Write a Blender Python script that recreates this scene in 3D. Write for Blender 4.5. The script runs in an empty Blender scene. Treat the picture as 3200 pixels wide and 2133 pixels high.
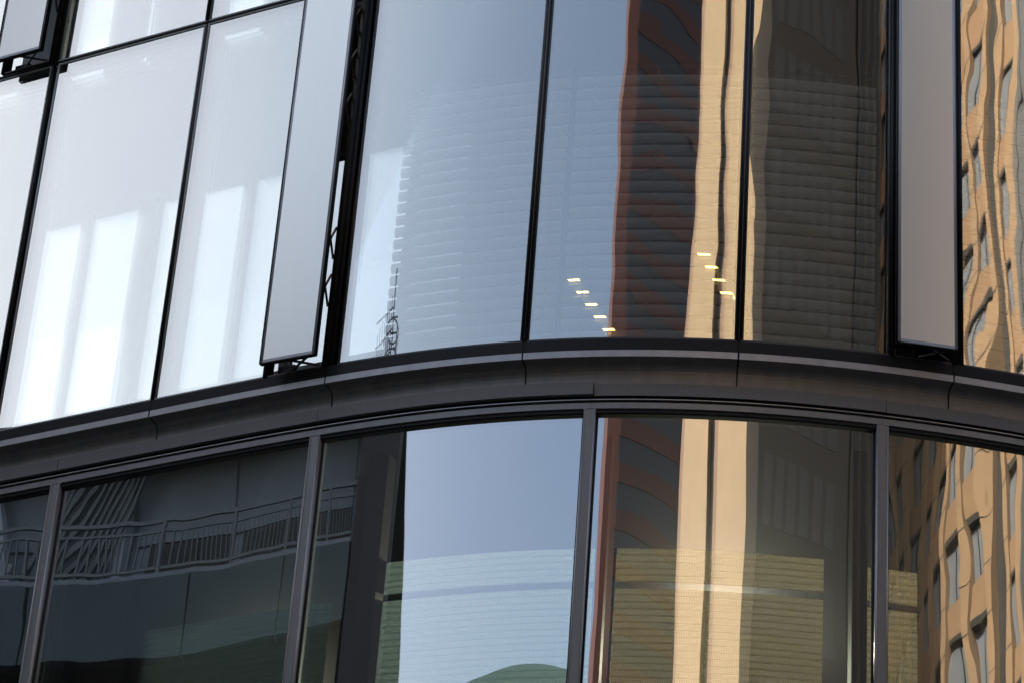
import bpy, bmesh, math, random
from mathutils import Matrix, Vector
random.seed(4)
sc = bpy.context.scene
COL = sc.collection
R = math.radians

# ------------------------------------------------------------------ camera, sky, sun, exposure
Z0 = 11.204                                    # height of the upper storey's sill line above the street
cam_d = bpy.data.cameras.new('camera'); cam_d.sensor_width = 36.0; cam_d.lens = 101.4
cam_d.clip_start = 0.1; cam_d.clip_end = 3000
cam = bpy.data.objects.new('camera', cam_d); COL.objects.link(cam); sc.camera = cam
fw = Vector((-0.2480244, 0.83928281, 0.48382668)); rt = Vector((0.96672274, 0.24674959, 0.06754102)); up = rt.cross(fw)
M = Matrix((rt, up, -fw)).transposed().to_4x4(); M.translation = Vector((4.89098653, -16.82851012, -9.60398563 + Z0))
cam.matrix_world = M

SUN_B, SUN_EL = -107.0, 30.0                    # bearing measured from -y towards +x
sx, sy = math.sin(R(SUN_B)), -math.cos(R(SUN_B))
world = bpy.data.worlds.new('World'); sc.world = world; world.use_nodes = True
wt = world.node_tree
sky = wt.nodes.new('ShaderNodeTexSky'); sky.sky_type = 'NISHITA'; sky.sun_disc = False
sky.sun_elevation = R(SUN_EL); sky.sun_rotation = R(180 - SUN_B); sky.dust_density = 6.0; sky.air_density = 1.0
sky.ozone_density = 1.0
wt.links.new(sky.outputs[0], wt.nodes['Background'].inputs[0])
wt.nodes['Background'].inputs[1].default_value = 0.15
sun_d = bpy.data.lights.new('sun', 'SUN'); sun_d.energy = 3.0; sun_d.angle = R(0.5); sun_d.color = (1.0, 0.90, 0.74)
sun = bpy.data.objects.new('sun', sun_d); COL.objects.link(sun)
sv = Vector((sx * math.cos(R(SUN_EL)), sy * math.cos(R(SUN_EL)), math.sin(R(SUN_EL))))
sun.rotation_euler = sv.to_track_quat('Z', 'Y').to_euler(); sun.location = (0, 0, 120)
sc.view_settings.view_transform = 'Standard'; sc.view_settings.look = 'None'
sc.view_settings.exposure = 1.5; sc.view_settings.gamma = 1.0
sc.view_settings.use_curve_mapping = False
sc.render.engine = 'CYCLES'
cy = sc.cycles
cy.use_denoising = True
cy.max_bounces = 14; cy.transparent_max_bounces = 24; cy.glossy_bounces = 6; cy.diffuse_bounces = 4
cy.caustics_reflective = False; cy.caustics_refractive = False

# ------------------------------------------------------------------ plan curve of the facade
W = 1.5
KX = [-4.9, -4.2, -3.0, -1.8, -0.75, 0.3, 1.5, 2.7, 12]
KV = [0.0, 0.0, 0.0, 0.0500, 0.1387, 0.1707, 0.1529, 0.1055, 0.09]
def kap(s):
    if s <= KX[0]: return KV[0]
    for a in range(len(KX) - 1):
        if s <= KX[a + 1]:
            t = (s - KX[a]) / (KX[a + 1] - KX[a]); return KV[a] + t * (KV[a + 1] - KV[a])
    return KV[-1]
DS = 0.01; NNEG, NPOS = 1600, 1200
pts = {0: (0.0, 0.0, 0.0)}
x = y = T = 0.0
for i in range(NPOS):
    T2 = T + kap((i + .5) * DS) * DS; m = (T + T2) / 2; x += math.cos(m) * DS; y += math.sin(m) * DS; T = T2; pts[i + 1] = (x, y, T)
x = y = T = 0.0
for i in range(NNEG):
    T2 = T - kap(-(i + .5) * DS) * DS; m = (T + T2) / 2; x -= math.cos(m) * DS; y -= math.sin(m) * DS; T = T2; pts[-i - 1] = (x, y, T)
def P(s, off):
    f = s / DS; i = math.floor(f); t = f - i
    a, b = pts[max(-NNEG, min(NPOS, i))], pts[max(-NNEG, min(NPOS, i + 1))]
    X, Y, T = (a[k] + (b[k] - a[k]) * t for k in range(3))
    return X + off * math.sin(T), Y - off * math.cos(T)
def heading(s): return pts[int(round(s / DS))][2]

# ------------------------------------------------------------------ materials
def mat(name, col, rough=0.6, metal=0.0, noise=0.0, nscale=3.0, bump=0.0, bscale=200, spec=0.5, stretch=(1, 1, 1)):
    m = bpy.data.materials.new(name); m.use_nodes = True; nt = m.node_tree; b = nt.nodes['Principled BSDF']
    b.inputs['Base Color'].default_value = (*col, 1); b.inputs['Roughness'].default_value = rough
    b.inputs['Metallic'].default_value = metal; b.inputs['Specular IOR Level'].default_value = spec
    if noise or bump:
        tc = nt.nodes.new('ShaderNodeTexCoord'); mp = nt.nodes.new('ShaderNodeMapping'); mp.inputs['Scale'].default_value = stretch
        nt.links.new(tc.outputs['Object'], mp.inputs['Vector'])
    if noise:
        n = nt.nodes.new('ShaderNodeTexNoise'); n.inputs['Scale'].default_value = nscale; n.inputs['Detail'].default_value = 6
        nt.links.new(mp.outputs[0], n.inputs['Vector'])
        mx = nt.nodes.new('ShaderNodeMix'); mx.data_type = 'RGBA'
        mx.inputs['A'].default_value = (*[c * (1 - noise) for c in col], 1); mx.inputs['B'].default_value = (*[min(1, c * (1 + noise)) for c in col], 1)
        nt.links.new(n.outputs['Fac'], mx.inputs['Factor']); nt.links.new(mx.outputs['Result'], b.inputs['Base Color'])
    if bump:
        n2 = nt.nodes.new('ShaderNodeTexNoise'); n2.inputs['Scale'].default_value = bscale; n2.inputs['Detail'].default_value = 3
        nt.links.new(mp.outputs[0], n2.inputs['Vector'])
        bp = nt.nodes.new('ShaderNodeBump'); bp.inputs['Strength'].default_value = 1; bp.inputs['Distance'].default_value = bump
        nt.links.new(n2.outputs['Fac'], bp.inputs['Height']); nt.links.new(bp.outputs['Normal'], b.inputs['Normal'])
    return m

def glass(name, refl, tint, wave=0.0, colr=(1, 1, 1), fres=0.5, sc1=(1.9, 0.55), dirt=0.0):
    """coated pane: mirror share + tinted see-through share, with the slow waviness of toughened glass"""
    m = bpy.data.materials.new(name); m.use_nodes = True; nt = m.node_tree; nt.nodes.clear()
    out = nt.nodes.new('ShaderNodeOutputMaterial'); mix = nt.nodes.new('ShaderNodeMixShader')
    tr = nt.nodes.new('ShaderNodeBsdfTransparent'); tr.inputs[0].default_value = (*tint, 1)
    gl = nt.nodes.new('ShaderNodeBsdfGlossy'); gl.inputs['Roughness'].default_value = 0.0; gl.inputs['Color'].default_value = (*colr, 1)
    fr = nt.nodes.new('ShaderNodeFresnel'); fr.inputs['IOR'].default_value = 1.5
    ma = nt.nodes.new('ShaderNodeMath'); ma.operation = 'MULTIPLY_ADD'; ma.use_clamp = True
    ma.inputs[1].default_value = fres; ma.inputs[2].default_value = refl
    nt.links.new(fr.outputs[0], ma.inputs[0]); nt.links.new(ma.outputs[0], mix.inputs[0])
    nt.links.new(tr.outputs[0], mix.inputs[1]); nt.links.new(gl.outputs[0], mix.inputs[2])
    last = mix
    if dirt:
        df = nt.nodes.new('ShaderNodeBsdfDiffuse'); df.inputs['Color'].default_value = (.45, .45, .44, 1)
        m2 = nt.nodes.new('ShaderNodeMixShader'); tcd = nt.nodes.new('ShaderNodeTexCoord')
        mpd = nt.nodes.new('ShaderNodeMapping'); mpd.inputs['Scale'].default_value = (30, .5, 1)
        nd = nt.nodes.new('ShaderNodeTexNoise'); nd.inputs['Scale'].default_value = 1.5; nd.inputs['Detail'].default_value = 8
        md = nt.nodes.new('ShaderNodeMath'); md.operation = 'MULTIPLY'; md.inputs[1].default_value = dirt
        nt.links.new(tcd.outputs['UV'], mpd.inputs[0]); nt.links.new(mpd.outputs[0], nd.inputs['Vector']); nt.links.new(nd.outputs['Fac'], md.inputs[0])
        nt.links.new(md.outputs[0], m2.inputs[0]); nt.links.new(mix.outputs[0], m2.inputs[1]); nt.links.new(df.outputs[0], m2.inputs[2]); last = m2
    nt.links.new(last.outputs[0], out.inputs[0])
    if wave:
        tc = nt.nodes.new('ShaderNodeTexCoord')
        hs = []
        for k, (a, b, amp) in enumerate(((sc1[0], sc1[1], 1.0), (sc1[0] * 2.3, sc1[1] * 3.2, 0.16))):
            mp = nt.nodes.new('ShaderNodeMapping'); mp.inputs['Scale'].default_value = (a, b, 1); mp.inputs['Location'].default_value = (3.1 * k, 7.7 * k, 0)
            n = nt.nodes.new('ShaderNodeTexNoise'); n.inputs['Scale'].default_value = 1.0; n.inputs['Detail'].default_value = 0.4
            nt.links.new(tc.outputs['UV'], mp.inputs[0]); nt.links.new(mp.outputs[0], n.inputs['Vector'])
            q = nt.nodes.new('ShaderNodeMath'); q.operation = 'MULTIPLY'; q.inputs[1].default_value = amp
            nt.links.new(n.outputs['Fac'], q.inputs[0]); hs.append(q)
        ad = nt.nodes.new('ShaderNodeMath'); nt.links.new(hs[0].outputs[0], ad.inputs[0]); nt.links.new(hs[1].outputs[0], ad.inputs[1])
        bp = nt.nodes.new('ShaderNodeBump'); bp.inputs['Strength'].default_value = 1.0; bp.inputs['Distance'].default_value = wave
        nt.links.new(ad.outputs[0], bp.inputs['Height']); nt.links.new(bp.outputs['Normal'], gl.inputs['Normal'])
    return m

def emit(name, col, s):
    m = bpy.data.materials.new(name); m.use_nodes = True; nt = m.node_tree; nt.nodes.clear()
    e = nt.nodes.new('ShaderNodeEmission'); e.inputs[0].default_value = (*col, 1); e.inputs[1].default_value = s
    o = nt.nodes.new('ShaderNodeOutputMaterial'); nt.links.new(e.outputs[0], o.inputs[0]); return m

def see_through(name, col, fac, rough=0.6, pattern=None, trans=0.0):
    """slat sheet: diffuse with a share of light passing (fine perforation); pattern = (pitch along the slat, hole share)"""
    m = bpy.data.materials.new(name); m.use_nodes = True; nt = m.node_tree; b = nt.nodes['Principled BSDF']
    b.inputs['Base Color'].default_value = (*col, 1); b.inputs['Roughness'].default_value = rough
    tr = nt.nodes.new('ShaderNodeBsdfTransparent'); mix = nt.nodes.new('ShaderNodeMixShader'); mix.inputs[0].default_value = fac
    out = nt.nodes['Material Output']
    nt.links.new(b.outputs[0], mix.inputs[1]); nt.links.new(tr.outputs[0], mix.inputs[2]); nt.links.new(mix.outputs[0], out.inputs[0])
    if trans:
        tl = nt.nodes.new('ShaderNodeBsdfTranslucent'); tl.inputs[0].default_value = (*col, 1); mt = nt.nodes.new('ShaderNodeMixShader'); mt.inputs[0].default_value = trans
        nt.links.new(b.outputs[0], mt.inputs[1]); nt.links.new(tl.outputs[0], mt.inputs[2]); nt.links.new(mt.outputs[0], mix.inputs[1])
    if pattern:
        tc = nt.nodes.new('ShaderNodeTexCoord'); sp = nt.nodes.new('ShaderNodeSeparateXYZ'); nt.links.new(tc.outputs['UV'], sp.inputs[0])
        d = nt.nodes.new('ShaderNodeMath'); d.operation = 'DIVIDE'; d.inputs[1].default_value = pattern[0]; nt.links.new(sp.outputs[0], d.inputs[0])
        f = nt.nodes.new('ShaderNodeMath'); f.operation = 'FRACT'; nt.links.new(d.outputs[0], f.inputs[0])
        l = nt.nodes.new('ShaderNodeMath'); l.operation = 'LESS_THAN'; l.inputs[1].default_value = pattern[1]; nt.links.new(f.outputs[0], l.inputs[0])
        l2 = nt.nodes.new('ShaderNodeMath'); l2.operation = 'GREATER_THAN'; l2.inputs[1].default_value = pattern[2]; nt.links.new(sp.outputs[1], l2.inputs[0])
        l3 = nt.nodes.new('ShaderNodeMath'); l3.operation = 'LESS_THAN'; l3.inputs[1].default_value = pattern[3]; nt.links.new(sp.outputs[1], l3.inputs[0])
        a = nt.nodes.new('ShaderNodeMath'); a.operation = 'MULTIPLY'; nt.links.new(l.outputs[0], a.inputs[0]); nt.links.new(l2.outputs[0], a.inputs[1])
        a2 = nt.nodes.new('ShaderNodeMath'); a2.operation = 'MULTIPLY'; nt.links.new(a.outputs[0], a2.inputs[0]); nt.links.new(l3.outputs[0], a2.inputs[1])
        a3 = nt.nodes.new('ShaderNodeMath'); a3.operation = 'MULTIPLY'; a3.inputs[1].default_value = fac
        nt.links.new(a2.outputs[0], a3.inputs[0]); nt.links.new(a3.outputs[0], mix.inputs[0])
    return m

MAT = dict(
    black=mat('black_frame_paint', (.009, .0085, .0085), .5, noise=.15, spec=.25),
    trim=mat('grey_anodised_trim', (.43, .42, .415), .38, .35, noise=.22, nscale=2.5, bump=.0002, bscale=60, stretch=(5, 5, 1)),
    cove=mat('grey_cove_metal', (.27, .255, .235), .42, .3, noise=.28, nscale=3, bump=.0004, bscale=12, stretch=(4, 4, .7)),
    fascia=mat('brushed_fascia_metal', (.20, .193, .185), .55, .2, noise=.16, nscale=60, bump=.0002, bscale=300, stretch=(1, 1, .2)),
    lip=mat('bare_drip_edge', (.42, .41, .40), .35, .6),
    gasket=mat('black_gasket', (.010, .010, .011), .7),
    post=mat('grey_mullion_paint', (.265, .258, .245), .42, .3, noise=.2, nscale=3, bump=.0002, bscale=50, stretch=(6, 6, .8)),
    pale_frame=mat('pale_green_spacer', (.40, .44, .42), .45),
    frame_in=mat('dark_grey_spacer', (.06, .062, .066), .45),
    fin=mat('pale_inner_mullion', (.50, .53, .53), .5),
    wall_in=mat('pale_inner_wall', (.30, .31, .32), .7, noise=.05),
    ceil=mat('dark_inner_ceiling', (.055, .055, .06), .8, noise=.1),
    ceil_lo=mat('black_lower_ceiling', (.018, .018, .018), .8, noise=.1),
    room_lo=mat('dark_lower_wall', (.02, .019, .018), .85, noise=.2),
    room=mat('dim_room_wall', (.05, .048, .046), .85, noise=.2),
    column=mat('dark_brown_column', (.03, .024, .022), .6, noise=.1),
    arm=mat('bronze_scissor_arm', (.09, .065, .06), .4, .5),
    g_up=glass('upper_pane_coating', .385, (.90, .945, .93), wave=.0028, colr=(.945, .94, .86), dirt=.03, sc1=(1.3, .8)),
    g_lo=glass('lower_pane_coating', .42, (.84, .965, .93), wave=.0024, colr=(.97, .955, .93), fres=.5, sc1=(1.5, .5), dirt=.025),
    g_upm=glass('upper_pane_coating_mid', .385, (.90, .945, .93), wave=.0042, colr=(.945, .94, .86), dirt=.04, sc1=(1.7, .75)),
    g_innd=glass('dimmed_inner_pane', .02, (.33, .34, .34), fres=.4),  # darker tint only dims the sky streaks between the blind slats
    g_upr=glass('upper_pane_coating_wavier', .44, (.90, .945, .93), wave=.0065, colr=(.945, .94, .86), dirt=.04, sc1=(2.0, .7)),
    g_lor=glass('lower_pane_coating_wavier', .40, (.88, .965, .94), wave=.0052, colr=(.945, .94, .86), sc1=(2.4, .55), dirt=.025),
    g_back=glass('inner_pane_face', .03, (.97, .98, .98), wave=.0015, fres=.6),
    g_edge=mat('green_glass_edge', (.22, .33, .28), .3),
    g_inner=glass('inner_window_pane', .02, (.72, .745, .735), fres=.4),
    blind=see_through('grey_perforated_slat', (.80, .80, .785), .10),
    screen_cool=see_through('perforated_slat_cool_light', (.82, .93, .92), .55, .5, (.0125, .5, .008, .036), trans=.5),  # teal puts the cool light on these screens into the slat colour
    screen=see_through('perforated_slat_warm_light', (.92, .85, .68), .55, .5, (.0125, .5, .008, .036), trans=.5),  # cream puts the warm light into the colour of the same slats
    cord=mat('white_cord', (.5, .5, .5), .7),
    lamp=emit('warm_tube', (1.0, .60, .15), 3.6),
    down=emit('warm_downlight_glow', (1.0, .50, .16), 2.0),
)
fr_m = bpy.data.materials.new('frosted_panel_glass'); fr_m.use_nodes = True
nt = fr_m.node_tree; b = nt.nodes['Principled BSDF']; b.inputs['Base Color'].default_value = (.88, .93, .86, 1); b.inputs['Roughness'].default_value = .35
tl = nt.nodes.new('ShaderNodeBsdfTranslucent'); tl.inputs[0].default_value = (.7, .76, .74, 1)
mx = nt.nodes.new('ShaderNodeMixShader'); mx.inputs[0].default_value = .25
nt.links.new(b.outputs[0], mx.inputs[1]); nt.links.new(tl.outputs[0], mx.inputs[2]); nt.links.new(mx.outputs[0], nt.nodes['Material Output'].inputs[0])
gg = nt.nodes.new('ShaderNodeBsdfGlossy'); gg.inputs['Roughness'].default_value = .30; gg.inputs['Color'].default_value = (.98, .98, .90, 1)
mx2 = nt.nodes.new('ShaderNodeMixShader'); mx2.inputs[0].default_value = .50
nt.links.new(mx.outputs[0], mx2.inputs[1]); nt.links.new(gg.outputs[0], mx2.inputs[2]); nt.links.new(mx2.outputs[0], nt.nodes['Material Output'].inputs[0])
tcf = nt.nodes.new('ShaderNodeTexCoord'); mpf = nt.nodes.new('ShaderNodeMapping'); mpf.inputs['Scale'].default_value = (14, 1.2, 1)
nf = nt.nodes.new('ShaderNodeTexNoise'); nf.inputs['Scale'].default_value = 1.6; nf.inputs['Detail'].default_value = 7
cr = nt.nodes.new('ShaderNodeMix'); cr.data_type = 'RGBA'; cr.inputs['A'].default_value = (.84, .88, .83, 1); cr.inputs['B'].default_value = (.96, 1.0, .93, 1)
nt.links.new(tcf.outputs['UV'], mpf.inputs[0]); nt.links.new(mpf.outputs[0], nf.inputs['Vector']); nt.links.new(nf.outputs['Fac'], cr.inputs['Factor']); nt.links.new(cr.outputs['Result'], b.inputs['Base Color'])
MAT['frost'] = fr_m
MAT['frost_rim'] = mat('clear_rim_of_frosted_panel', (.50, .54, .56), .2)

# ------------------------------------------------------------------ helpers
def tag(o, label=None, cat=None, group=None, kind=None):
    if label: o['label'] = label
    if cat: o['category'] = cat
    if group: o['group'] = group
    if kind: o['kind'] = kind
    return o
def empty(name, loc, rz=0.0, parent=None):
    o = bpy.data.objects.new(name, None); COL.objects.link(o); o.empty_display_size = .3
    o.location = loc; o.rotation_euler = (0, 0, rz)
    if parent: adopt(o, parent)
    return o
ORG = {}
def world_of(p):
    v = Vector((0, 0, 0))
    while p is not None:
        v += p.location; p = p.parent
    return v
def adopt(o, parent):
    """keep o's world-coordinate vertices where they are under an unrotated parent"""
    o.parent = parent; o.location = o.location - world_of(parent)
def mesh_obj(name, verts, faces, mats, parent=None, uvs=None, midx=None, smooth=False, loc=(0, 0, 0), world=True):
    me = bpy.data.meshes.new(name); me.from_pydata(verts, [], faces)
    for m in (mats if isinstance(mats, (list, tuple)) else [mats]): me.materials.append(m)
    if uvs:
        uv = me.uv_layers.new(name='UVMap')
        for l in me.loops: uv.data[l.index].uv = uvs[l.vertex_index]
    if midx:
        for p, k in zip(me.polygons, midx): p.material_index = k
    bm = bmesh.new(); bm.from_mesh(me); bmesh.ops.recalc_face_normals(bm, faces=bm.faces); bm.to_mesh(me); bm.free()
    if smooth:
        for p in me.polygons: p.use_smooth = True
    me.update()
    o = bpy.data.objects.new(name, me); COL.objects.link(o); o.location = loc
    if parent is not None:
        if world: adopt(o, parent)
        else: o.parent = parent
    return o
def sweep(name, s0, s1, prof, m, parent=None, step=0.06, z_base=Z0, midx_fn=None, kind=None, closed=True):
    """closed section prof [(off, z)...] carried along the facade curve from s0 to s1; UV = (s, distance round the section)"""
    n = max(1, int(math.ceil((s1 - s0) / step))); np_ = len(prof)
    verts, uvs, faces, mi = [], [], [], []
    L = [0.0]
    for k in range(1, np_): L.append(L[-1] + math.dist(prof[k - 1], prof[k]))
    for i in range(n + 1):
        s = s0 + (s1 - s0) * i / n
        for k, (off, z) in enumerate(prof):
            X, Y = P(s, off); verts.append((X, Y, z_base + z)); uvs.append((s, z if name == 'pane' else L[k]))
    for i in range(n):
        for k in range(np_):
            k2 = (k + 1) % np_
            faces.append((i * np_ + k, (i + 1) * np_ + k, (i + 1) * np_ + k2, i * np_ + k2)); mi.append(midx_fn(k) if midx_fn else 0)
    faces.append(tuple(range(np_))); mi.append(midx_fn(-1) if midx_fn else 0)
    faces.append(tuple(reversed([n * np_ + k for k in range(np_)]))); mi.append(midx_fn(-1) if midx_fn else 0)
    o = mesh_obj(name, verts, faces, m, parent, uvs, mi, smooth=True)
    for e in o.data.edges:
        a, b = e.vertices
        if a // np_ != b // np_ or a // np_ in (0, n): e.use_edge_sharp = True
    if kind: o['kind'] = kind
    return o
def bar(name, s0, s1, o0, o1, z0, z1, m, parent=None, **k):
    return sweep(name, s0, s1, [(o1, z1), (o1, z0), (o0, z0), (o0, z1)], m, parent, **k)
def stick(name, pairs, w, m, parent, loc_world=True):
    """square rods between pairs of points, one mesh"""
    V, F = [], []
    for a, b in pairs:
        a, b = Vector(a), Vector(b); d = (b - a).normalized()
        u = d.cross(Vector((0, 0, 1)));
        if u.length < 1e-3: u = d.cross(Vector((1, 0, 0)))
        u.normalize(); v = d.cross(u); k = len(V)
        for q in (a, b):
            for i, j in ((-1, -1), (1, -1), (1, 1), (-1, 1)): V.append(tuple(q + u * i * w / 2 + v * j * w / 2))
        F += [(k, k + 1, k + 2, k + 3), (k + 7, k + 6, k + 5, k + 4)] + [(k + i, k + 4 + i, k + 4 + (i + 1) % 4, k + (i + 1) % 4) for i in range(4)]
    return mesh_obj(name, V, F, m, parent, world=loc_world)
def boxes(name, bx, m, parent=None, world=False):
    V, F = [], []
    for (x0, x1, y0, y1, z0, z1) in bx:
        k = len(V)
        V += [(x0, y0, z0), (x1, y0, z0), (x1, y1, z0), (x0, y1, z0), (x0, y0, z1), (x1, y0, z1), (x1, y1, z1), (x0, y1, z1)]
        F += [tuple(k + i for i in f) for f in ((3, 2, 1, 0), (4, 5, 6, 7), (0, 1, 5, 4), (1, 2, 6, 5), (2, 3, 7, 6), (3, 0, 4, 7))]
    return mesh_obj(name, V, F, m, parent, world=world)
def clone(o, parent, loc):
    c = o.copy(); COL.objects.link(c); c.parent = parent; c.location = loc; return c

# ------------------------------------------------------------------ ground
g = mesh_obj('ground', [(-900, -900, 0), (900, -900, 0), (900, 900, 0), (-900, 900, 0)], [(0, 1, 2, 3)], mat('ground_asphalt', (.04, .04, .04), .9, noise=.2, nscale=.5))
tag(g, kind='structure')
pv = boxes('pavement', [(-120, 60, -7, -.6, 0, .12)], mat('pavement_stone', (.12, .12, .115), .8, noise=.15, nscale=2)); tag(pv, kind='structure')
pv = boxes('pavement', [(-120, 60, -23.5, -19, 0, .12)], bpy.data.materials['pavement_stone']); tag(pv, kind='structure')
rd = mesh_obj('road', [(-120, -19, .004), (60, -19, .004), (60, -7, .004), (-120, -7, .004)], [(0, 1, 2, 3)], mat('road_asphalt', (.05, .05, .052), .85, noise=.25, nscale=3)); tag(rd, kind='structure')

# ------------------------------------------------------------------ the glass building
B = empty('office_building', (0, 2, 0))
tag(B, 'curved dark glass office building with grey metal bands and pushed-open frosted vents', 'building')
SL, SR = -7.5, 6.0
H = 3.477

# --- upper storey windows. Modules start at k*W
ups = []
bay = {-3: (-4.44, -3.027), -2: (-2.973, -2.047), -1: (-1.415, -.031), 0: (.031, 1.469), 1: (1.531, 2.535), 2: (3.06, 4.475), 3: (4.52, 5.97), -4: (-5.975, -4.53)}
def upper_window(s0, s1, z0, z1, lab=None):
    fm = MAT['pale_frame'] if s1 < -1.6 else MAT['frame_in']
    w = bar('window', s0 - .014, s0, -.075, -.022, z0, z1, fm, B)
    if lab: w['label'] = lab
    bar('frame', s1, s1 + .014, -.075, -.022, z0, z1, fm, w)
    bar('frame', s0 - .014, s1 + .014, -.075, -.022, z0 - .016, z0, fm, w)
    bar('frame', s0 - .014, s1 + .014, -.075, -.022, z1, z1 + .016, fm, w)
    sweep('pane', s0 + .001, s1 - .001, [(-.03, z1 - .001), (-.03, z0 + .001), (-.058, z0 + .001), (-.058, z1 - .001)], [MAT['g_up' if s0 < -.1 else 'g_upm' if s0 < 2 else 'g_upr'], MAT['g_back'], MAT['g_edge']], w,
          midx_fn=lambda k: {0: 0, 2: 1}.get(k, 2), step=.05)
    return w
for k, (a, b) in bay.items():
    upper_window(a, b, .112, H - .022)
    if k not in (-1, 0, 1, -4): upper_window(a, b, H + .03, H + 3.4)
upper_window(-1.415, -.028, H + .03, H + 3.4); upper_window(.022, 1.475, H + .03, H + 3.4); upper_window(1.52, 2.53, H + .03, H + 3.4)

# mullion caps on every joint
for k in range(-5, 5):
    s = k * W
    for z0, z1 in ((.095, H - .02), (H + .03, H + 3.45)):
        hw = .0105 if k in (-2, -3) else .015
        c = bar('mullion', s - hw, s - hw * .25, -.08, -.012, z0, z1, MAT['black'], B)
        bar('cap', s + hw * .25, s + hw, -.08, -.012, z0, z1, MAT['black'], c)
        bar('groove', s - hw * .25, s + hw * .25, -.08, -.018, z0, z1, MAT['trim'], c)
        if k < 0: bar('inner_fin', s - .03, s + .03, -.24, -.082, z0, z1, MAT['fin'], c)
# horizontal frames: sill and transom
for k in range(-5, 4):
    bar('sill_frame', k * W + .002, (k + 1) * W - .002, -.255, -.008, .004, .092, MAT['black'], B)
    t = bar('transom', k * W + .014, (k + 1) * W - .014, -.09, -.012, H - .002, H + .011, MAT['black'], B)
    if k < -1: bar('inner_rail', k * W + .032, (k + 1) * W - .032, -.2, -.092, H - .03, H + .02, MAT['fin'], t)

# --- parallel-opening frosted vents
def vent(so0, so1, z0, z1, e, lab, sp0, sp1, arms_on='right'):
    v = bar('vent_window', so0 - .03, so0, -.09, .0, z0 - .0, z1, MAT['black'], B); v['label'] = lab
    bar('frame', so1, so1 + .05, -.09, -.004, z0, z1, MAT['black'], v)
    bar('frame', so1 + .053, so1 + .085, -.09, -.012, z0, z1 - .03, MAT['black'], v)
    bar('frame', so0, so1, -.09, -.01, z1 - .04, z1, MAT['black'], v)
    bar('frame', so0, so1, -.09, -.01, z0 - .0, z0 + .012, MAT['arm'], v)
    zb, zt = z0 + .02, z1 - .02
    # sash: frosted pane, clear rim, dark edge profile
    bar('frosted_pane', sp0 + .028, sp1 - .028, e - .012, e + .004, zb + .03, zt - .03, MAT['frost'], v)
    for (a, b, c, d) in ((sp0 + .006, sp0 + .028, zb + .006, zt - .006), (sp1 - .028, sp1 - .006, zb + .006, zt - .006), (sp0 + .028, sp1 - .028, zb + .006, zb + .03), (sp0 + .028, sp1 - .028, zt - .03, zt - .006)):
        bar('rim', a, b, e - .012, e + .003, c, d, MAT['frost_rim'], v)
    for (a, b, c, d) in ((sp0 - .002, sp0 + .006, zb, zt), (sp1 - .006, sp1 + .002, zb, zt), (sp0 + .006, sp1 - .006, zb - .002, zb + .006), (sp0 + .006, sp1 - .006, zt - .006, zt)):
        bar('sash_edge', a, b, e - .03, e + .006, c, d, MAT['black'], v)
    bar('sash', sp0 + .01, sp1 - .01, e - .045, e - .031, zb + .01, zb + .04, MAT['black'], v)
    # vertical scissor arms at both sides
    for z in [z0 + q for q in (.50, .90, 2.08, 2.48, 2.88)]:
        for sd, s in (('l', so0 + .03), ('r', so1 - .012)):
            a0, a1 = (*P(s, -.02), Z0 + z), (*P(s, e - .03), Z0 + z + .27)
            b0, b1 = (*P(s, e - .03), Z0 + z), (*P(s, -.02), Z0 + z + .27)
            stick('scissor_arm', [(a0, a1)], .013, MAT['arm'], v); stick('scissor_arm', [(b0, b1)], .013, MAT['arm'], v)
    # lying scissor at the bottom
    m_ = (so0 + so1) / 2
    stick('scissor_arm', [((*P(m_ - .03, -.03), Z0 + z0 + .03), (*P(m_ + .20, e - .03), Z0 + z0 + .05))], .014, MAT['arm'], v)
    stick('scissor_arm', [((*P(m_ + .20, -.03), Z0 + z0 + .03), (*P(m_ - .03, e - .03), Z0 + z0 + .05))], .014, MAT['arm'], v)
    bar('operator_box', so0 + .03, so0 + .17, -.13, -.095, z0, z0 + .12, MAT['black'], v)
vent(-2.0, -1.545, .092, H - .03, .145, 'frosted vent pushed out beside the bright fixed panes', -1.97, -1.515)
vent(2.58, 2.99, .092, H - .03, .15, 'frosted vent pushed out between the brown and the beige reflections', 2.555, 2.985)
vent(-5.0, -4.545, H + .03, H + 3.2, .145, 'frosted vent pushed out in the storey above, at the top left corner', -4.98, -4.515)
vent(2.58, 2.99, H + .03, H + 3.2, .15, 'frosted vent directly above the transom on the curved right part', 2.555, 2.985)
vent(-2.0, -1.545, H + .03, H + 3.2, .145, 'frosted vent of the storey above over the bright panes', -1.97, -1.515)
o = bar('actuator_box', -4.93, -4.52, -.16, -.10, 3.395, 3.455, MAT['black'], B); bar('bracket', -4.5, -4.44, -.16, -.10, 3.415, 3.455, MAT['black'], o)

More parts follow.
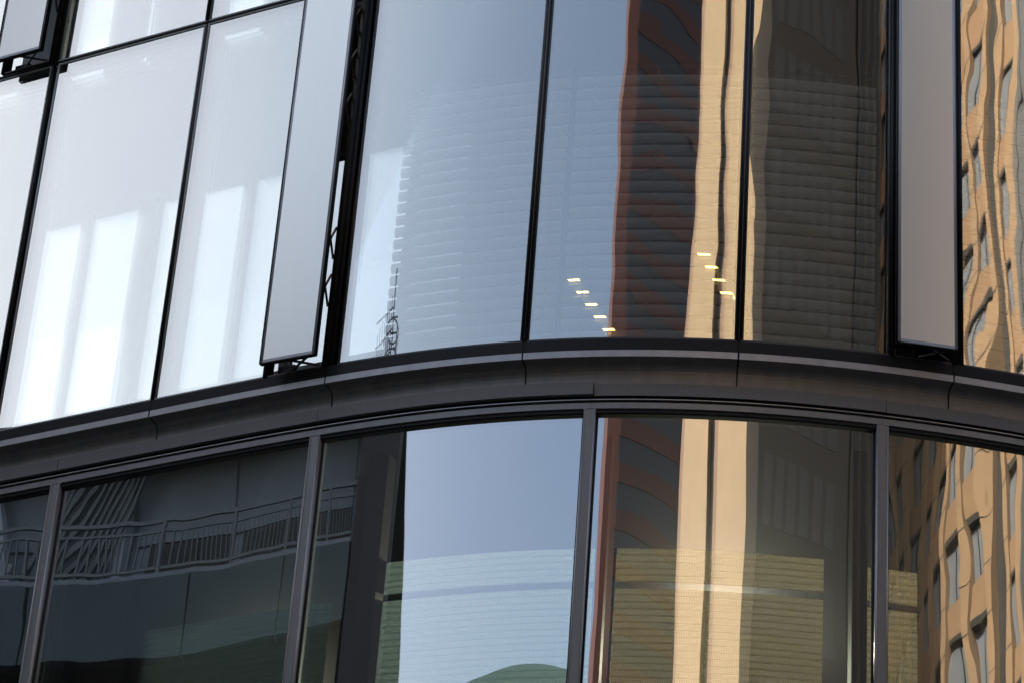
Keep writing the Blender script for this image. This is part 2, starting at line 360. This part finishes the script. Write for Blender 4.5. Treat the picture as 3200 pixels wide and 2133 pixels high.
# --- metal bands between the storeys
jj = .006
for k in range(-5, 4):
    a, b = k * W + jj, (k + 1) * W - jj
    bar('edge_trim', a, b, -.03, .0, -.05, .0, MAT['trim'], B)
    sweep('cove_panel', a, b, [(-.002, -.0505), (-.045, -.053), (-.080, -.058), (-.100, -.066), (-.114, -.079), (-.123, -.098), (-.128, -.125), (-.130, -.155), (-.130, -.245),
                               (-.15, -.245), (-.15, -.0502), (-.06, -.0501)], MAT['cove'], B)
bar('backing_strip', SL, SR, -.26, -.152, -.42, .0035, MAT['gasket'], B, step=.1)
SLm = [-8.10, -5.99, -3.875, -1.61, .478, 2.53, 4.62, 6.6]
step_out = {-2: -.108, -1: -.112, 0: -.113, 1: -.105, 2: -.085, 3: -.112, 4: -.116, 5: -.118}
for i in range(len(SLm) - 1):
    a, b = SLm[i], SLm[i + 1]
    of = [-.098, -.096, -.095, -.092, -.120, -.124, -.120][i]
    bar('fascia_panel', a + .025, b + .019, -.131, of, -.29, -.197, MAT['fascia'], B)
    bar('drip_edge', a + .002, b - .002, -.15, -.118, -.323, -.317, MAT['lip'], B)
    bar('head_frame', a + .001, b - .001, -.2, -.128, -.385, -.34, MAT['post'], B)
    bar('gasket_strip', a + .001, b - .001, -.2, -.14, -.412, -.386, MAT['gasket'], B)

# --- lower storey windows and mullions
for i in range(len(SLm) - 1):
    a, b = SLm[i] + .042, SLm[i + 1] - .042
    w = bar('window', a - .001, a + .014, -.22, -.17, -2.98, -.413, MAT['gasket'], B)
    bar('frame', b - .014, b + .001, -.22, -.17, -2.98, -.413, MAT['gasket'], w)
    bar('frame', a + .014, b - .014, -.22, -.17, -3.0, -2.98, MAT['gasket'], w)
    sweep('pane', a + .015, b - .015, [(-.178, -.414), (-.178, -2.979), (-.206, -2.979), (-.206, -.414)], [MAT['g_lo' if a < 2 else 'g_lor'], MAT['g_back'], MAT['g_edge']], w,
          midx_fn=lambda k: {0: 0, 2: 1}.get(k, 2), step=.05)
for s in SLm:
    mu = bar('mullion', s - .032, s + .032, -.23, -.131, -3.2, -.386, MAT['post'], B)
    bar('cap', s - .041, s - .0325, -.2, -.124, -3.2, -.387, MAT['trim'], mu)
    bar('cap', s + .0325, s + .041, -.2, -.124, -3.2, -.387, MAT['trim'], mu)
bar('lower_spandrel', SL, SR, -.5, -.14, -Z0 + 4.2, -3.0, MAT['cove'], B, step=.15)
bar('ground_floor_front', SL, SR, -.5, -.3, -Z0 + .12, -Z0 + 4.2, MAT['black'], B, step=.15)
bar('upper_spandrel', SL, SR, -.5, -.03, H + 3.46, H + 4.4, MAT['cove'], B, step=.15)

# --- interiors: shallow winter garden on the left, deep rooms on the right
def slab(name, s0, s1, off0, back, z0, z1, m, parent, n=40):
    fr = [P(s0 + (s1 - s0) * i / n, off0) for i in range(n + 1)]
    bk = back
    poly = fr + bk
    V = [(px, py, Z0 + z0) for px, py in poly] + [(px, py, Z0 + z1) for px, py in poly]; k = len(poly)
    F = [tuple(reversed(range(k))), tuple(range(k, 2 * k))] + [(i, (i + 1) % k, k + (i + 1) % k, k + i) for i in range(k)]
    return mesh_obj(name, V, F, m, parent)
sb = -1.28
pb = P(sb, -1.85)
# floor slabs
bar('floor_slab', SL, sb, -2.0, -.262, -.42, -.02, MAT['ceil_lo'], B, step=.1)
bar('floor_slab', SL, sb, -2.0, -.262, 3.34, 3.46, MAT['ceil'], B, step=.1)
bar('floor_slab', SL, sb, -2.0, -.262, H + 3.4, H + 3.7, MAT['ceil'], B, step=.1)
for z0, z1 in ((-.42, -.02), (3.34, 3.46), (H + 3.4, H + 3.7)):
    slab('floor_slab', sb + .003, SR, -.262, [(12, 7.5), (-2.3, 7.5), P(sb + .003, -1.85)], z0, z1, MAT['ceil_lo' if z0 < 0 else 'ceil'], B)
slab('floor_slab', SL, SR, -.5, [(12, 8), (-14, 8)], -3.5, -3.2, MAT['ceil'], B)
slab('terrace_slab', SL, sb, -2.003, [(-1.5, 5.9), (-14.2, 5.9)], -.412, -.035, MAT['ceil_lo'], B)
# inner wall of the winter garden with openings to the sky
def inner_wall(z0, z1, openings):
    s = SL
    for (a, b) in openings:
        if a > s: bar('inner_wall_panel', s, a, -1.95, -1.85, z0, z1, MAT['wall_in'], B)
        w = bar('inner_window', a, a + .02, -1.93, -1.88, z0, z1, MAT['fin'], B)
        bar('frame', b - .02, b, -1.93, -1.88, z0, z1, MAT['fin'], w)
        bar('frame', a + .02, b - .02, -1.93, -1.88, z0 + 1.32, z0 + 1.36, MAT['fin'], w)
        gi = MAT['g_innd' if a > -2.1 else 'g_inner']
        bar('pane', a + .02, b - .02, -1.91, -1.902, z0, z0 + 1.318, gi, w)
        bar('pane', a + .02, b - .02, -1.91, -1.902, z0 + 1.362, z1, gi, w)
        s = b
    return s
e1 = inner_wall(-.018, 3.338, [(-7.3, -6.6), (-5.97, -5.49), (-5.43, -4.88), (-4.69, -4.30), (-4.27, -3.80), (-3.73, -3.22), (-3.16, -2.70), (-2.66, -2.12), (-2.08, -1.5)])
bar('inner_wall_panel', e1, sb, -1.95, -1.85, -.018, 3.338, MAT['wall_in'], B)
e2 = inner_wall(3.462, H + 3.39, [(-7.3, -6.5), (-6.04, -5.53), (-5.18, -5.06), (-4.30, -3.85), (-3.5, -3.0)])
bar('inner_wall_panel', e2, sb, -1.95, -1.85, 3.462, H + 3.39, MAT['wall_in'], B)
# cross wall between winter garden and room, room back and end walls (both storeys)
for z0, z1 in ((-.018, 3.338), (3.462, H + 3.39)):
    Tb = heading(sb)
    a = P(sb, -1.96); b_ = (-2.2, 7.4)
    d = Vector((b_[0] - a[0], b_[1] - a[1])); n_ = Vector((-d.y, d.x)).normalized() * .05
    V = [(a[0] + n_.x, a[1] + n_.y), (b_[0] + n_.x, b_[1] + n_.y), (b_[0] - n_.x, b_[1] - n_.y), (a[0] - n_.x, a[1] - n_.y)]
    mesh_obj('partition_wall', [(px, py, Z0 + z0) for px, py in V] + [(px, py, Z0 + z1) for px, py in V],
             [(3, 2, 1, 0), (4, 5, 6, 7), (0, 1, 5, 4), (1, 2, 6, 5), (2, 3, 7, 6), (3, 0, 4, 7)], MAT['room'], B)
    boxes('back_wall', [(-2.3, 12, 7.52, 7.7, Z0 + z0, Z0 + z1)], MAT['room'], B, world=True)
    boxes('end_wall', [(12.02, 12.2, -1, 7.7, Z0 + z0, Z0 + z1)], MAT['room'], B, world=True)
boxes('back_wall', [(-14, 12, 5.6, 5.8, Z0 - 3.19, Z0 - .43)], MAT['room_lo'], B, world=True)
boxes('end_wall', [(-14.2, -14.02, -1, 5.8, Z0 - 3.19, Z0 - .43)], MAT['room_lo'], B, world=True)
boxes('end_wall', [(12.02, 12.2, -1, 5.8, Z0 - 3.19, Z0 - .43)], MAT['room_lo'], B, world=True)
a = P(-1.50, -.75); V = [(a[0], a[1]), (-2.6, 5.55), (-2.7, 5.55), (a[0] - .1, a[1])]  # wall added to block the warm downlight from the dim left screen
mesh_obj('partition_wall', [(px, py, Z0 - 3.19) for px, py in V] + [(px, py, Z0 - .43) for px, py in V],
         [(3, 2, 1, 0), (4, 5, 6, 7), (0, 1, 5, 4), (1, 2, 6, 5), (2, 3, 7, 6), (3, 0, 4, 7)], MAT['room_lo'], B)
# interior columns close behind the lower glass
for a, b, lab in ((-1.33, -1.17, 'dark brown column standing before the pale perforated screen'), (.52, .60, None), (2.40, 2.51, None), (-3.99, -3.80, None), (-3.35, -3.29, None)):
    c = bar('column', a, b, -.58, -.46, -3.19, -.43, MAT['column'], B)
    if lab: c['label'] = lab

# ------------------------------------------------------------------ slatted blinds behind the upper glass
def blind(s0, s1, label, z_lo, z_hi, cords):
    x_, y_ = P((s0 + s1) / 2, -.27)
    t = empty('venetian_blind', (x_, y_, Z0 + z_lo)); tag(t, label, 'blind', 'slatted blinds behind the upper glass')
    pr = [(-.281, .000), (-.268, .012), (-.260, .028), (-.257, .045), (-.260, .062), (-.268, .079), (-.2695, .078), (-.2615, .062), (-.2585, .045), (-.2615, .028), (-.2695, .0135), (-.282, .0015)]
    first = None; k = 0; z = z_lo
    while z < z_hi:
        if first is None:
            first = sweep('slat', s0, s1, [(o_, q + z_lo) for o_, q in pr], MAT['blind'], t, step=.12)
            base = first.location.copy()
        else:
            clone(first, t, base + Vector((0, 0, z - z_lo)))
        z += .103; k += 1
    for c in cords:
        bar('cord', c, c + .0035, -.2445, -.2415, z_lo - .05, z_hi + .1, MAT['cord'], t)
        bar('cord', c, c + .0035, -.292, -.289, z_lo - .05, z_hi + .1, MAT['cord'], t)
    bar('head_rail', s0, s1, -.285, -.255, z_hi + .10, z_hi + .125, MAT['room'], t)
blind(-1.20, .15, 'wide slatted blind whose left edge stops against the bright window strip', .12, 2.42, (-1.1, -.45, .06))
blind(.20, 1.46, 'slatted blind crossed by two rows of glowing ceiling lamps', .12, 2.42, (.34, .83, 1.33))
blind(1.56, 2.50, 'dim slatted blind behind the brown reflection, left of the right-hand frosted vent', .12, 2.42, (1.66, 2.15))
blind(3.06, 4.46, 'slatted blind behind the beige reflection at the far right', .12, 2.42, (3.3, 4.2))

# ------------------------------------------------------------------ lamps in the upper room (lit)
for (a, b_, lab) in (((-.86, 4.35), (-.70, 5.65), 'lit strip lamp on the ceiling seen nearer the middle mullion'),
                     ((.36, 4.08), (.445, 4.90), 'lit strip lamp on the ceiling seen across the pale tower reflection')):
    a, b_ = Vector(a), Vector(b_); d = (b_ - a); L = d.length; rz = math.atan2(d.y, d.x)
    t = empty('strip_lamp', (a.x, a.y, Z0 + 3.3), rz); tag(t, lab, 'ceiling lamp', 'strip lamps on the room ceiling')
    boxes('tube', [(0, L, -.045, .045, -.10, -.088)], MAT['lamp'], t)
    boxes('housing', [(-.02, L + .02, -.055, .055, -.087, .03)], MAT['fin'], t)

# ------------------------------------------------------------------ perforated screens behind the lower glass
def screen(s0, s1, label, ztop, zgap=None, zbot=-3.0, m='screen'):
    x_, y_ = P((s0 + s1) / 2, -.62)
    t = empty('perforated_screen', (x_, y_, Z0 + zbot)); tag(t, label, 'screen', 'perforated screens behind the lower glass')
    pr = [(-.600, .0), (-.600, .046), (-.607, .046), (-.607, .0)]
    z = ztop - .05; first = None
    while z > zbot:
        if not (zgap and zgap - .045 < z < zgap + .02):
            if first is None:
                first = sweep('slat', s0, s1, [(o_, q + z) for o_, q in ((-.600, .0485), (-.600, .0), (-.606, .0), (-.606, .0485))], MAT[m], t, step=.15)
                base = first.location.copy(); zf = z
            else: clone(first, t, base + Vector((0, 0, z - zf)))
        z -= .05
    bar('edge_rail', s0 - .022, s0 - .001, -.612, -.596, zbot, ztop, MAT['fin'], t)
    return t
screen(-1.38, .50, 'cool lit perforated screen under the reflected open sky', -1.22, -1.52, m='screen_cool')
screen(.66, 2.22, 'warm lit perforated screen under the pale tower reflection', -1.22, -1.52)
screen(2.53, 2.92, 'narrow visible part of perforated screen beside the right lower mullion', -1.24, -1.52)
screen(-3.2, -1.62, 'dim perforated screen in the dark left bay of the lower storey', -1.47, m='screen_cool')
for (x_, y_, pw, lab) in ((-3.32, 4.65, 30, 'small glowing downlight low in the dark left bay'), (.59, 4.3, 160, 'small glowing downlight behind the warm perforated screen')):
    t = empty('downlight', (x_, y_, Z0 - .43)); tag(t, lab, 'downlight', 'round downlights in the lower ceiling')
    ld = bpy.data.lights.new('downlight_light', 'POINT'); ld.energy = pw; ld.color = (1.0, .88, .68); ld.shadow_soft_size = .06
    lo = bpy.data.objects.new('downlight_light', ld); COL.objects.link(lo); lo.parent = t; lo.location = (0, 0, -.12)
    for nm, r0, z0, z1, m in (('bulb', .06, -.028, -.022, MAT['down']), ('ring', .085, -.02, 0, MAT['fin'])):
        V = [(r0 * math.cos(i * math.pi / 10), r0 * math.sin(i * math.pi / 10), z) for z in (z0, z1) for i in range(20)]
        mesh_obj(nm, V, [tuple(reversed(range(20))), tuple(range(20, 40))] + [(i, (i + 1) % 20, 20 + (i + 1) % 20, 20 + i) for i in range(20)], m, t, world=False)

# ------------------------------------------------------------------ the street opposite (seen in the glass)
def bp_(beta, D):
    kb = [(-50, -3.4, .7), (-35, -1.0, .1), (-16, 0, 0), (8, 1.1, .13), (20, 1.65, .25), (35, 2.4, .5), (50, 3.3, .9), (65, 4.2, 1.5)]
    for a, b in zip(kb[:-1], kb[1:]):
        if beta <= b[0]: break
    t = max(0, (beta - a[0]) / (b[0] - a[0]))
    return Vector((a[1] + t * (b[1] - a[1]) + D * math.sin(R(beta)), a[2] + t * (b[2] - a[2]) - D * math.cos(R(beta)), 0))
stone = mat('beige_limestone', (.30, .237, .168), .85, noise=.10, nscale=.6, bump=.01, bscale=3)
stone2 = mat('beige_limestone_panel', (.28, .217, .155), .85, noise=.12, nscale=.8)
side_shade = mat('shaded_side_stone', (.20, .14, .115), .85, noise=.1, nscale=.5)  # duller rose colour stands in for weaker light on the side faces
dark_rec = mat('dark_recess', (.02, .02, .022), .6)
winm = mat('blue_grey_window', (.15, .17, .215), .15, .0, spec=1.0)  # blue-grey base colour stands in for the sky reflected in them
bluegl = mat('dark_blue_tower_glass', (.016, .022, .038), .5, noise=.3, nscale=.8, stretch=(6, 6, .1), spec=.6)
redm = mat('red_brown_cladding', (.062, .0145, .009), .6, noise=.15, nscale=.4)
brownm = mat('dark_brown_cladding', (.008, .0062, .0058), .65, noise=.3, nscale=.25, spec=.3)
greyp = mat('grey_wall_panel', (.25, .27, .29), .7, noise=.08, nscale=.4)
conc = mat('dark_concrete', (.085, .112, .115), .8, noise=.2, nscale=.5)
railm = mat('grey_railing', (.15, .165, .165), .5, .3)
railw = mat('pale_pipe', (.45, .46, .47), .5)

def tower(name, p0, p1, depth, label, cat='building', group=None):
    d = p1 - p0; t = empty(name, p0, math.atan2(d.y, d.x)); tag(t, label, cat, group); return t, d.length
# facing the glass means local +y points back to it; p0 -> p1 runs towards +beta, so local +y is the front
# 1 red and blue tower
t, L = tower('red_tower', bp_(-2.6, 170), bp_(12.5, 179), 30, 'tall tower of red-brown bands and dark blue glass reflected in the middle panes')
boxes('glass_wall', [(.6, L, -30, -.06, 0, 175)], bluegl, t)
boxes('corner_pier', [(-.6, 5.2, -30.3, 0, 0, 176)], redm, t)
first = boxes('spandrel_band', [(5.2, L, -.4, .02, 0, 1.65)], redm, t); first.location.z = 40
for k in range(1, 34): clone(first, t, Vector((0, 0, 40 + k * 3.9)))
mfirst = boxes('glazing_bar', [(0, .08, -.4, .2, 0, 135)], mat('brown_glazing_bar', (.022, .012, .010), .5), t); mfirst.location = (5.8, 0, 38)
for k in range(1, 42): clone(mfirst, t, Vector((5.8 + k * .92, 0, 38)))
# 2 beige tower with dark slot
t, L = tower('stone_tower', bp_(9.0, 95), bp_(19.6, 87), 14, 'sunlit beige stone tower split by a dark vertical slot, reflected in the glass')
boxes('side_wall', [(0, L * .05, -14, -.3, 0, 112)], side_shade, t)
boxes('wall', [(L * .05, L * .39, -14, 0, 0, 112)], stone, t)
boxes('slot', [(L * .39, L * .47, -14, -1.6, 0, 110)], dark_rec, t)
boxes('side_wall', [(L * .47, L * .53, -14, -.5, 0, 112)], side_shade, t)
boxes('wall', [(L * .53, L, -14, 0, 0, 112)], stone, t)
# 3 dark brown tower
t, L = tower('brown_tower', bp_(19.7, 58), bp_(34.9, 62), 20, 'plain dark brown tower reflected between the two beige buildings')
boxes('wall', [(0, L * .78, -20, 0, 0, 90)], brownm, t)
boxes('wall', [(L * .78, L, -20, -.6, 0, 88)], dark_rec, t)
for k in range(3): boxes('pier', [(L * .80 + k * 1.15, L * .80 + k * 1.15 + .35, -.6, -.1, 0, 88)], brownm, t)
bw = boxes('window', [(0, 1.25, -.12, .015, 0, 2.3)], mat('smoked_window', (.0055, .005, .0055), .5), t); bw.location = (.9, 0, 24)
for j in range(13):
    for k in range(6):
        if j or k: clone(bw, t, Vector((.9 + k * 1.9, 0, 24 + j * 3.5)))
# 4 beige office with windows
stone3 = mat('ochre_stone', (.25, .172, .112), .85, noise=.12, nscale=.6); stone4 = mat('ochre_stone_panel', (.21, .136, .088), .85, noise=.14, nscale=.8)
t, L = tower('stone_office', bp_(33.2, 94), bp_(50.2, 68), 22, 'sunlit beige stone office with rows of tall windows, reflected at the right')
ncol = 11; cw = L / ncol; fh = 3.9
boxes('wall', [(0, L, -22, -1.1, 0, 84)], stone4, t)
pf = boxes('pier', [(0, cw * .30, -1.1, 0, 0, 84)], stone3, t)
for k in range(1, ncol): clone(pf, t, Vector((k * cw, 0, 0)))
gj = boxes('panel_joint', [(0, cw * .30, -.02, .012, 0, .05)], dark_rec, t); gj.location.z = 20
for k in range(ncol):
    for j in range(28):
        if k or j: clone(gj, t, Vector((k * cw, 0, 20 + j * fh / 2)))
boxes('pier', [(L - .5, L + .7, -1.1, 0, 0, 84)], stone3, t)
sp = boxes('spandrel', [(cw * .30, cw, -1.4, -.45, 0, 1.35)], stone4, t); sp.location.z = 3
wf = boxes('window', [(cw * .33, cw * .97, -1.08, -.78, 1.35, fh)], winm, t); wf.location.z = 3
wb = boxes('frame', [(cw * .66, cw * .69, -.78, -.70, 1.15, fh)], dark_rec, wf)
wr = boxes('lintel', [(cw * .34, cw, -1.1, -.45, fh - .22, fh)], dark_rec, t); wr.location.z = 3
for k in range(ncol):
    for j in range(21):
        if (k, j) == (0, 0): continue
        p = Vector((k * cw, 0, 3 + j * fh))
        if k == ncol - 2:      # one bay is a plain dark slot
            continue
        clone(sp, t, p); w2 = clone(wf, t, p); clone(wb, w2, Vector((0, 0, 0))); clone(wr, t, p)
boxes('slot', [(cw * (ncol - 2) + cw * .34, cw * (ncol - 1), -1.08, -.9, 0, 84)], dark_rec, t)
# 5 dark blue glass tower at the far right
t, L = tower('blue_tower', bp_(50.6, 66), bp_(64, 60), 20, 'dark blue glass tower reflected beyond the beige office')
boxes('glass_wall', [(0, L, -20, 0, 0, 85)], bluegl, t)
vf = boxes('glazing_bar', [(0, .12, 0, .15, 0, 85)], dark_rec, t); vf.location.x = .5
for k in range(1, 8): clone(vf, t, Vector((.5 + k * 1.8, 0, 0)))

# 6 dark building with balcony railing, its roof level with the upper sill in the reflection
D1 = empty('balcony_building', (-17.2, -23.4, 0), R(-26)); tag(D1, 'dark shaded building with a railed top balcony, reflected in the lower left panes', 'building')
rf = 26.62
boxes('wall', [(-46, 0, -18, -1.6, 0, 19.650)], conc, D1)
boxes('corner_pier', [(-2.6, 0, -1.6, .02, 0, rf)], mat('brown_black_pier', (.055, .045, .045), .7, noise=.1), D1)
boxes('top_wall', [(-46, -2.7, -18, -1.3, 23.500, rf - .25)], greyp, D1)
boxes('soffit_floor', [(-46, -2.7, -18, -.3, 19.650, 19.950)], conc, D1)
boxes('inner_wall', [(-46, -2.7, -18, -2.6, 19.950, 21.800)], dark_rec, D1)
boxes('roof', [(-46, .1, -18, -.05, rf - .25, rf)], conc, D1)
fp = boxes('parapet_panel', [(0, 3.55, -.35, 0, 21.800, 23.400)], conc, D1); fp.location.x = -6.3
for k in range(1, 11): clone(fp, D1, Vector((-6.3 - 3.6 * k, 0, 0)))
boxes('balcony_floor', [(-46, -2.7, -2.6, -.02, 23.400, 23.500)], greyp, D1)
rl = boxes('railing', [(-46, -2.7, -.1, -.03, 24.550, 24.630), (-46, -2.7, -.1, -.05, 24.350, 24.400), (-46, -2.7, -.1, -.05, 23.580, 23.640)], railm, D1)
bf = boxes('baluster', [(0, .03, -.09, -.055, 23.640, 24.350)], railm, rl); bf.location.x = -2.9
for k in range(1, 150): clone(bf, rl, Vector((-2.9 - .17 * k, 0, 0)))
pf2 = boxes('post', [(0, .09, -.12, -.02, 23.500, 24.600)], railm, rl); pf2.location.x = -4.2
for k in range(1, 12): clone(pf2, rl, Vector((-4.2 - 2.2 * k, 0, 0)))
wp = boxes('wall_panel', [(0, 2.9, -1.3, -1.22, 24.700, rf - .3)], greyp, D1); wp.location.x = -6.0
for k in range(1, 6): clone(wp, D1, Vector((-6.0 - 3.0 * k, 0, 0)))
wd = boxes('window', [(0, 2.5, -1.3, -1.2, 23.6, 24.65)], dark_rec, D1); wd.location.x = -5.6
wdf = boxes('frame', [(1.22, 1.28, -1.2, -1.16, 23.6, 24.65)], conc, wd)
for k in (1, 2, 4): w2 = clone(wd, D1, Vector((-5.6 - 3.0 * k, 0, 0))); clone(wdf, w2, Vector((0, 0, 0)))
pp = boxes('pipe', [(-12.3, -12.1, -1.2, -1.0, 23.500, rf)], railw, D1)
stick('stair_beam', [((-14.2, -.8, 23.500), (-15.3, -.8, rf + .1))], .26, railw, D1, loc_world=False)
stick('stair_beam', [((-14.2, -.8, 24.100), (-16.9, -.8, 25.100))], .18, railw, D1, loc_world=False)
st0 = stick('stair_slat', [((-14.0, -.9, 23.600), (-13.0, -.9, rf - .4))], .06, railm, D1, loc_world=False)
for k in range(1, 12): clone(st0, D1, Vector((.16 * k - .4, 0, 0)))
# roof railing and pipe
rr = boxes('roof_railing', [(-19.350, -11.8, -1.4, -1.35, rf + .55, rf + .6)], railm, D1)
rb = boxes('baluster', [(0, .05, -1.4, -1.35, rf, rf + .55)], railm, rr); rb.location.x = -11.9
for k in range(1, 13): clone(rb, rr, Vector((-11.9 - .7 * k, 0, 0)))
boxes('flue', [(-12.9, -12.4, -2.2, -1.7, rf, rf + 1.25)], railw, D1)
# caged ladder and pole on the roof corner
lx, ly = -1.2, -1.5
lad = stick('caged_ladder', [((lx, ly, rf - 4), (lx, ly, rf + 1.6)), ((lx + .5, ly, rf - 4), (lx + .5, ly, rf + 1.6))], .05, dark_rec, D1, loc_world=False)
stick('rung', [((lx, ly, rf - 3.9 + .3 * k), (lx + .5, ly, rf - 3.9 + .3 * k)) for k in range(20)], .03, dark_rec, lad, loc_world=False)
for zc in (rf + .15, rf + .75, rf + 1.3):
    ring = [(lx + .25 + .42 * math.cos(a), ly + .42 + .42 * math.sin(a), zc) for a in [i * math.pi / 8 for i in range(17)]]
    stick('hoop', list(zip(ring[:-1], ring[1:])), .028, dark_rec, lad, loc_world=False)
for i in range(9):
    a = i * math.pi / 4.5
    stick('cage_bar', [((lx + .25 + .42 * math.cos(a), ly + .42 + .42 * math.sin(a), rf + .1), (lx + .25 + .42 * math.cos(a), ly + .42 + .42 * math.sin(a), rf + 1.3))], .02, dark_rec, lad, loc_world=False)
px = -1.55
po = stick('antenna_pole', [((px + .5, ly, rf), (px + .5, ly, rf + 3.0))], .07, dark_rec, D1, loc_world=False)
stick('lattice', [((px - .5 + .14 * k, ly, rf), (px - .5 + .14 * k, ly, rf + 1.5 + .13 * k)) for k in range(7)] +
      [((px - .6, ly, rf + z), (px + .5, ly, rf + z + .35)) for z in (.3, .8, 1.25, 1.7)], .03, dark_rec, po, loc_world=False)

# 7 low greenish building between the dark one and the red tower
t = empty('green_building', (-33, -41, 0)); tag(t, 'low green glazed building whose roof edge shows at the foot of the reflected sky', 'building')
grn = mat('green_roof_panel', (.09, .22, .20), .5, noise=.15, nscale=.6)
n = 26; V, F = [], []
for i in range(n + 1):
    xx = 30.6 * i / n; zz = 27.05 - .35 * (i / n) - .8 * (i / n) ** 4
    V += [(xx, 0, 0), (xx, 0, zz), (xx, -14, zz), (xx, -14, 0)]
for i in range(n):
    a, b_ = i * 4, i * 4 + 4
    F += [(a, b_, b_ + 1, a + 1), (a + 1, b_ + 1, b_ + 2, a + 2), (a + 2, b_ + 2, b_ + 3, a + 3)]
F += [(0, 1, 2, 3), (n * 4 + 3, n * 4 + 2, n * 4 + 1, n * 4)]
mesh_obj('wall', V, F, grn, t, world=False)
rib = boxes('rib', [(0, .15, 0, .2, 0, 23.8)], conc, t); rib.location.x = 1
for k in range(1, 12): clone(rib, t, Vector((1 + 2 * k, 0, 0)))

# 8 unseen slab added on the sun side to keep the street in shade
t = empty('shade_block', (-80, -32, 0)); tag(t, 'added tall grey shade block up the street, outside the picture', 'building')
boxes('wall', [(0, 22, 0, 80, 0, 82)], conc, t)
ff = boxes('floor_band', [(22, 22.2, 0, 80, 0, 1.2)], greyp, t); ff.location.z = 3
for k in range(1, 21): clone(ff, t, Vector((0, 0, 3 + 3.8 * k)))
